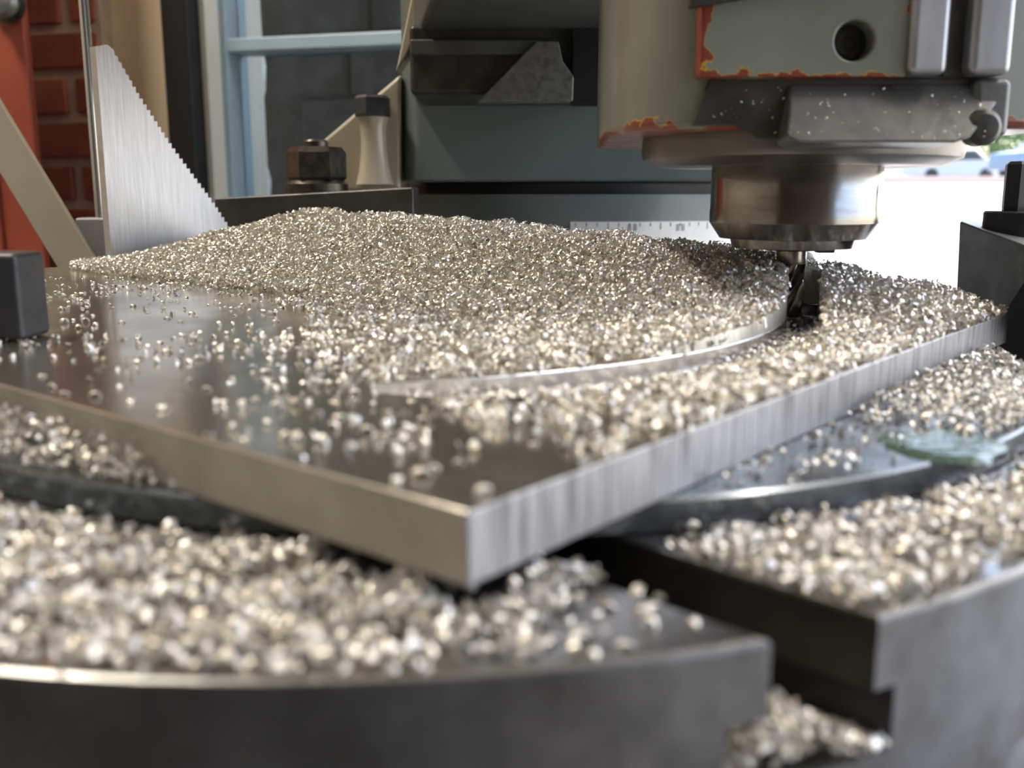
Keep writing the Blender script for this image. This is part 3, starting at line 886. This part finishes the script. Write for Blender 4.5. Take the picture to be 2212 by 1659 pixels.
def dens(u, v_):
    d2 = (u[:, None] - CT[None, :, 0]) ** 2 + (v_[:, None] - CT[None, :, 1]) ** 2
    w_ = 1 / (d2 + 1e-5) ** 1.6
    return (w_ * CT[None, :, 2]).sum(1) / w_.sum(1)
def plate_h(u, v_):
    pk = np.interp(v_, PKV, PKH) * (.955 + .035 * vnoise(u, v_, 9, 21) + .03 * vnoise(u, v_, 26, 22))
    h = pk * sst((u - .195) / .145) * (1 - sst((u - .350) / .016)) * sst((v_ + .001) / .02)
    x = N0.x + U.x * u + V.x * v_; y = N0.y + U.y * u + V.y * v_
    rx, ry = x - AC.x, y - AC.y
    rr = np.hypot(rx, ry); an = np.degrees(np.arctan2(ry, rx))
    along = sst((an + 62) / 30) * (1 - sst((an - 0) / 12))
    bank = np.where(rr < AR - .0003, .0055 * along * sst((rr - AR + .06) / .05), 0)
    h = np.maximum(h, bank) + np.where(h > bank, bank * .3, h * .3)
    # the cutter keeps the groove open near itself; further back chips refill it from the outer side
    aw = awf(an)
    ing = (rr > AR) & (rr < AR + aw) & (an > -76) & (an < -1.6)
    fill = -.0062 + .0036 * sst((rr - AR - .004) / (aw * .9)) * (1 - sst((an + 16) / 8))
    h = np.where(ing, fill, h)
    outer = (rr >= AR + aw) & (an > -16) & (an < 20)
    h = np.where(outer, h * .75 + .004 * sst((an + 16) / 8) * (1 - sst((rr - AR - aw) / .04)), h)
    return h, rr, an, ing
n = 92000
u = rng.uniform(-.004, .365, n); v_ = rng.uniform(-.004, .62, n)
# only what the lens or a step aside could see
wx_ = N0.x + U.x * u + V.x * v_; wy_ = N0.y + U.y * u + V.y * v_
keep = (np.abs(wx_) < wy_ * .66 + .02)
u, v_, wx_, wy_ = u[keep], v_[keep], wx_[keep], wy_[keep]
D = dens(u, v_)
h, rr, an, ing = plate_h(u, v_)
D = np.where(h > .0010, 1, D)
D = np.where(ing & (an < -20), np.where((rr < AR + .006) & (an > -66) & (an < -42), .10, 1), D)
D = np.where(ing & (an >= -20), .35, D)
cl_ = vnoise(u, v_, 40, 3) * .30 + vnoise(u, v_, 110, 4) * .22
D = np.clip(D * (1 + .7 * cl_ * (D < .9)) , 0, 1) * np.where((D > .1) & (D < .9), 1 + .6 * cl_, 1)
D = np.clip(D, .02, 1) ** 2.7
inside = (u > .0006) & (u < UM + .002) & (v_ > .0006) & (v_ < VM - .001)
D = np.where(inside, D, 0)
# density falls with distance where chips are pixels small
acc = rng.uniform(0, 1, len(u)) < D * .92
u, v_, h, wx_, wy_, D = u[acc], v_[acc], h[acc], wx_[acc], wy_[acc], D[acc]
ing, rr, an = ing[acc], rr[acc], an[acc]
lay = np.where(ing, .0012, np.where((rr > AR) & (rr < AR + AW + .02) & (an > -80) & (an < -25), .0016, .0032))
z = PLZ + h + rng.uniform(.0003, .0007, len(u)) + rng.uniform(0, 1, len(u)) ** 1.5 * lay * D
chips('metal_chips', np.stack([wx_, wy_, z], -1), 'silver and straw coloured swarf chips heaped over the plate', .95, 1.6, up=.35)


# body of the heap under the loose chips
def mound(name, X, Y, Z, keepmask, label):
    ny, nx_ = X.shape
    idx = -np.ones(X.shape, int); vs = []; fs = []
    for j in range(ny):
        for i in range(nx_):
            idx[j, i] = len(vs); vs.append((X[j, i], Y[j, i], Z[j, i]))
    for j in range(ny - 1):
        for i in range(nx_ - 1):
            if keepmask[j:j + 2, i:i + 2].any(): fs.append((idx[j, i], idx[j, i + 1], idx[j + 1, i + 1], idx[j + 1, i]))
    me = bpy.data.meshes.new(name); me.from_pydata(vs, [], fs); me.update()
    bm = bmesh.new(); bm.from_mesh(me)
    bmesh.ops.delete(bm, geom=[v0 for v0 in bm.verts if not v0.link_faces], context='VERTS')
    bm.to_mesh(me); bm.free()
    at = me.attributes.new('tint', 'FLOAT_COLOR', 'POINT')
    nv = len(me.vertices); k = rng.uniform(.5, .85, (nv, 1))
    at.data.foreach_set('color', np.concatenate([k * .85, k * .80, k * .70, np.ones((nv, 1))], 1).reshape(-1).astype(np.float32))
    o = link(name, me, M['chip'])
    return tag(o, label, 'metal chips', None, 'stuff')
uu, vv2 = np.meshgrid(np.arange(.0, .3641, .0014), np.arange(0, VM, .0014))
H, RR, AN, ING = [q.reshape(uu.shape) for q in plate_h(uu.ravel(), vv2.ravel())]
Hn = H + rng.normal(0, .0004, H.shape) - .0004
X = N0.x + U.x * uu + V.x * vv2; Y = N0.y + U.y * uu + V.y * vv2
# the cutter leaves sheer sides: points over the groove drop down its nearer wall
AWG = awf(AN)
rw = np.where(RR - AR < AWG / 2, AR - .0001, AR + AWG + .0002)
X = np.where(ING, AC.x + (X - AC.x) * rw / RR, X); Y = np.where(ING, AC.y + (Y - AC.y) * rw / RR, Y)
H = np.where(ING, 0, H)
mound('chip_heap', X, Y, PLZ + np.where(H > .0016, Hn, -.003), H > .0016, 'packed body of the chip heap along the far side of the plate')

# chips on the rotary table, in front of and beside the plate
n = 60000
x = rng.uniform(-.20, .24, n); y = rng.uniform(.135, .36, n)
rt_ = np.hypot(x - TC.x, y - TC.y); rd_ = np.hypot(x - DC.x, y - DC.y)
so = x * sn.x + y * sn.y
inslot = (so > sa - .0006) & (so < sb + .0006) & ((x * sd.x + y * sd.y) < .20)
u = (x - N0.x) * U.x + (y - N0.y) * U.y; v_ = (x - N0.x) * V.x + (y - N0.y) * V.y
under = (u > .004) & (v_ > .004)
left = so < sa
def blob(cx_, cy_, r): return np.exp(-(((x - cx_) ** 2 + (y - cy_) ** 2) / r ** 2))
D = np.where(left, .84, .72)
for px, py, r, k in ((1480, 1345, .022, 1.0), (1400, 1360, .017, 1.05), (1560, 1390, .014, 1.05), (1230, 1400, .010, .6), (620, 1290, .007, .55), (340, 1345, .006, .85), (1900, 1230, .007, .5), (2080, 1170, .012, .75), (2130, 1240, .012, .7), (1800, 1300, .008, .55), (1540, 1200, .010, .4), (820, 1430, .007, .55), (1050, 1430, .006, .5)):
    q = Q(px, py, 0); D = D * (1 - min(1, k) * blob(q.x, q.y, r))
D = np.clip(D * (1 + .6 * vnoise(x, y, 55, 8)), 0, 1)
D = np.where(rt_ > TR - .0035, D * .12, D)
D = np.where(inslot | (rt_ > TR - .0012) | (rd_ < DR + .0006), 0, D)
D = np.where(under, D * .06, D)
D = np.where(left & (rd_ < DR + .011), D * .06, D)
D = np.where((~left) & (rd_ < DR + .006), D * .10, D)
hl_ = np.where(left & (~under), .0040 * sst((TR - .004 - rt_) / .02) * (.6 + .5 * vnoise(x, y, 35, 9)), .0012)
hl_ = np.clip(hl_, 0, .008) * D
acc = (rng.uniform(0, 1, n) < D) & (np.abs(x) < y * .75 + .02)
z = .0005 + hl_[acc] * rng.uniform(.25, 1, acc.sum()) + rng.uniform(0, 1, acc.sum()) * .0020
chips('metal_chips', np.stack([x[acc], y[acc], z], -1), 'coarse swarf chips strewn on the rotary table in front of the plate', 1.0, 1.6, .2)


# chips on the riser disc: heap against the left side of the plate, scatter and heap at the right
n = 45000
x = rng.uniform(-.26, .26, n); y = rng.uniform(.19, .46, n)
rd_ = np.hypot(x - DC.x, y - DC.y)
u = (x - N0.x) * U.x + (y - N0.y) * U.y; v_ = (x - N0.x) * V.x + (y - N0.y) * V.y
L_ = (u < -.0012) & (v_ > 0); R_ = (v_ < -.0012) & (u > 0)
hL = .0085 * sst((v_ - .05) / .05) * sst((DR - rd_ + .002) / .012)
tR_ = sst((u - .15) / .05)
wet = np.clip(.10 + .10 * vnoise(x, y, 50, 5), .02, .4)
D = np.where(L_, .2 + .8 * sst((v_ - .035) / .03), np.where(R_, wet * (1 - tR_) + tR_ * .95, 0))
D = np.where(rd_ > DR - .0012, 0, D)
q = Q(2035, 962, DZ)
D = D * (1 - .95 * np.exp(-((x - q.x) ** 2 / .012 ** 2 + (y - q.y) ** 2 / .018 ** 2)))
acc = (rng.uniform(0, 1, n) < D) & (np.abs(x) < y * .75 + .02)
hz2 = np.where(L_, hL, .003 * tR_)[acc]
z = DZ + .0005 + hz2 * rng.uniform(.1, 1, acc.sum()) + rng.uniform(0, 1, acc.sum()) * .0015
chips('metal_chips', np.stack([x[acc], y[acc], z], -1), 'swarf chips lying on the riser disc along both sides of the plate', .9, 1.4, .2)


# chips filling the T slot
n = 2600
a = rng.uniform(0, 1, n); b = rng.uniform(0, 1, n)
o_ = sa - .006 + (sb - sa + .011) * a
rel = np.array([sn.x, sn.y])[None] * o_[:, None] - np.array([TC.x, TC.y])[None]
bb = rel @ np.array([sd.x, sd.y]); t0 = -bb - np.sqrt(bb * bb - ((rel ** 2).sum(1) - TR ** 2))
xy = np.array([sn.x, sn.y])[None] * o_[:, None] + np.array([sd.x, sd.y])[None] * (t0 + .001 + b * .06)[:, None]
hh = .0125 * np.exp(-((a - .38) / .30) ** 2) * (1 - .35 * b) + .001
z = -ND - TD + .0004 + hh * rng.uniform(.1, 1, n)
chips('metal_chips', np.stack([xy[:, 0], xy[:, 1], z], -1), 'swarf chips packed into the open end of the T slot', 1.0, 1.5, .2)

# specks stuck to the oily head
n = 80
px = rng.uniform(1540, 2130, n); py = rng.uniform(185, 300, n)
pts = []
for a, b in zip(px, py):
    yy = .3888 if a < 1700 else .391 - (b - 176) / 110 * .0180 - .0003
    if a >= 1700: yy = min(.391, max(.3722, yy))
    p = P(a, b, yy - .0006); pts.append(tuple(p))
chips('metal_chips', np.array(pts), 'tiny metal specks stuck to the oily underside of the milling head', .3, .6, .2)

# single chips that lie apart on bare metal, each one its own object
protos = []
for k in range(6):
    A = random.uniform(1.8, 4.0); r = random.uniform(.0009, .0014); w_ = random.uniform(.0012, .0022); th_ = .00018; S = 7
    vs, fs = [], []
    for i in range(S + 1):
        t_ = (i / S - .5); a = t_ * A + math.pi / 2; tp = 1 - .4 * (abs(t_) * 2) ** 2; sk = t_ * .0012
        for rr in (r, r + th_):
            for sgn in (-1, 1): vs.append((rr * math.cos(a), sk + sgn * w_ / 2 * tp, rr * math.sin(a)))
    for i in range(S):
        a, b = 4 * i, 4 * i + 4
        fs += [(a, a + 1, b + 1, b), (a + 2, b + 2, b + 3, a + 3), (a, b, b + 2, a + 2), (a + 1, a + 3, b + 3, b + 1)]
    fs += [(0, 2, 3, 1), tuple(4 * S + q for q in (0, 1, 3, 2))]
    me = mesh('metal_chip', vs, fs); me.materials.append(M['chip_single'])
    for p in me.polygons: p.use_smooth = True
    zmin = min(v0[2] for v0 in vs); protos.append((me, zmin))
def single(x, y, z, label, group, sc=1.0, kk=[0]):
    me, zmin = protos[kk[0] % 6]; kk[0] += 1
    o = bpy.data.objects.new('metal_chip', me); COL.objects.link(o)
    flip = random.random() < .25
    s = sc * random.uniform(.75, 1.25)
    o.scale = (s, s, s)
    o.rotation_euler = (0, 0, random.uniform(0, 6.28))
    o.location = (x, y, z - zmin * s)
    tag(o, label, 'metal chip', group)
bare = []
while len(bare) < 130:
    uu_ = random.uniform(.004, .27); vv_ = random.uniform(.004, .52)
    p = N0 + U * uu_ + V * vv_
    if abs(p.x) > p.y * .53: continue
    dd = float(dens(np.array([uu_]), np.array([vv_]))[0])
    hh0 = float(plate_h(np.array([uu_]), np.array([vv_]))[0][0])
    if dd < .42 and abs(hh0) < .0005 and all((p - q).length > .005 for q in bare): bare.append(p)
for p in bare: single(p.x, p.y, PLZ, 'single curled silver chip lying apart on the bare plate', 'loose chips on the bare plate')
spots = []
tries = 0
while len(spots) < 16 and tries < 9000:
    tries += 1
    p = Q(random.uniform(1150, 1640), random.uniform(1290, 1440), 0)
    p2 = Vector((p.x, p.y))
    if p2.dot(sn) > sa - .003 or (p2 - TC).length > TR - .003: continue
    if all((p2 - q).length > .0032 for q in spots): spots.append(p2)
for p in spots: single(p.x, p.y, 0, 'single curled chip lying apart at the table corner by the slot', 'loose chips at the table corner', 1.25)
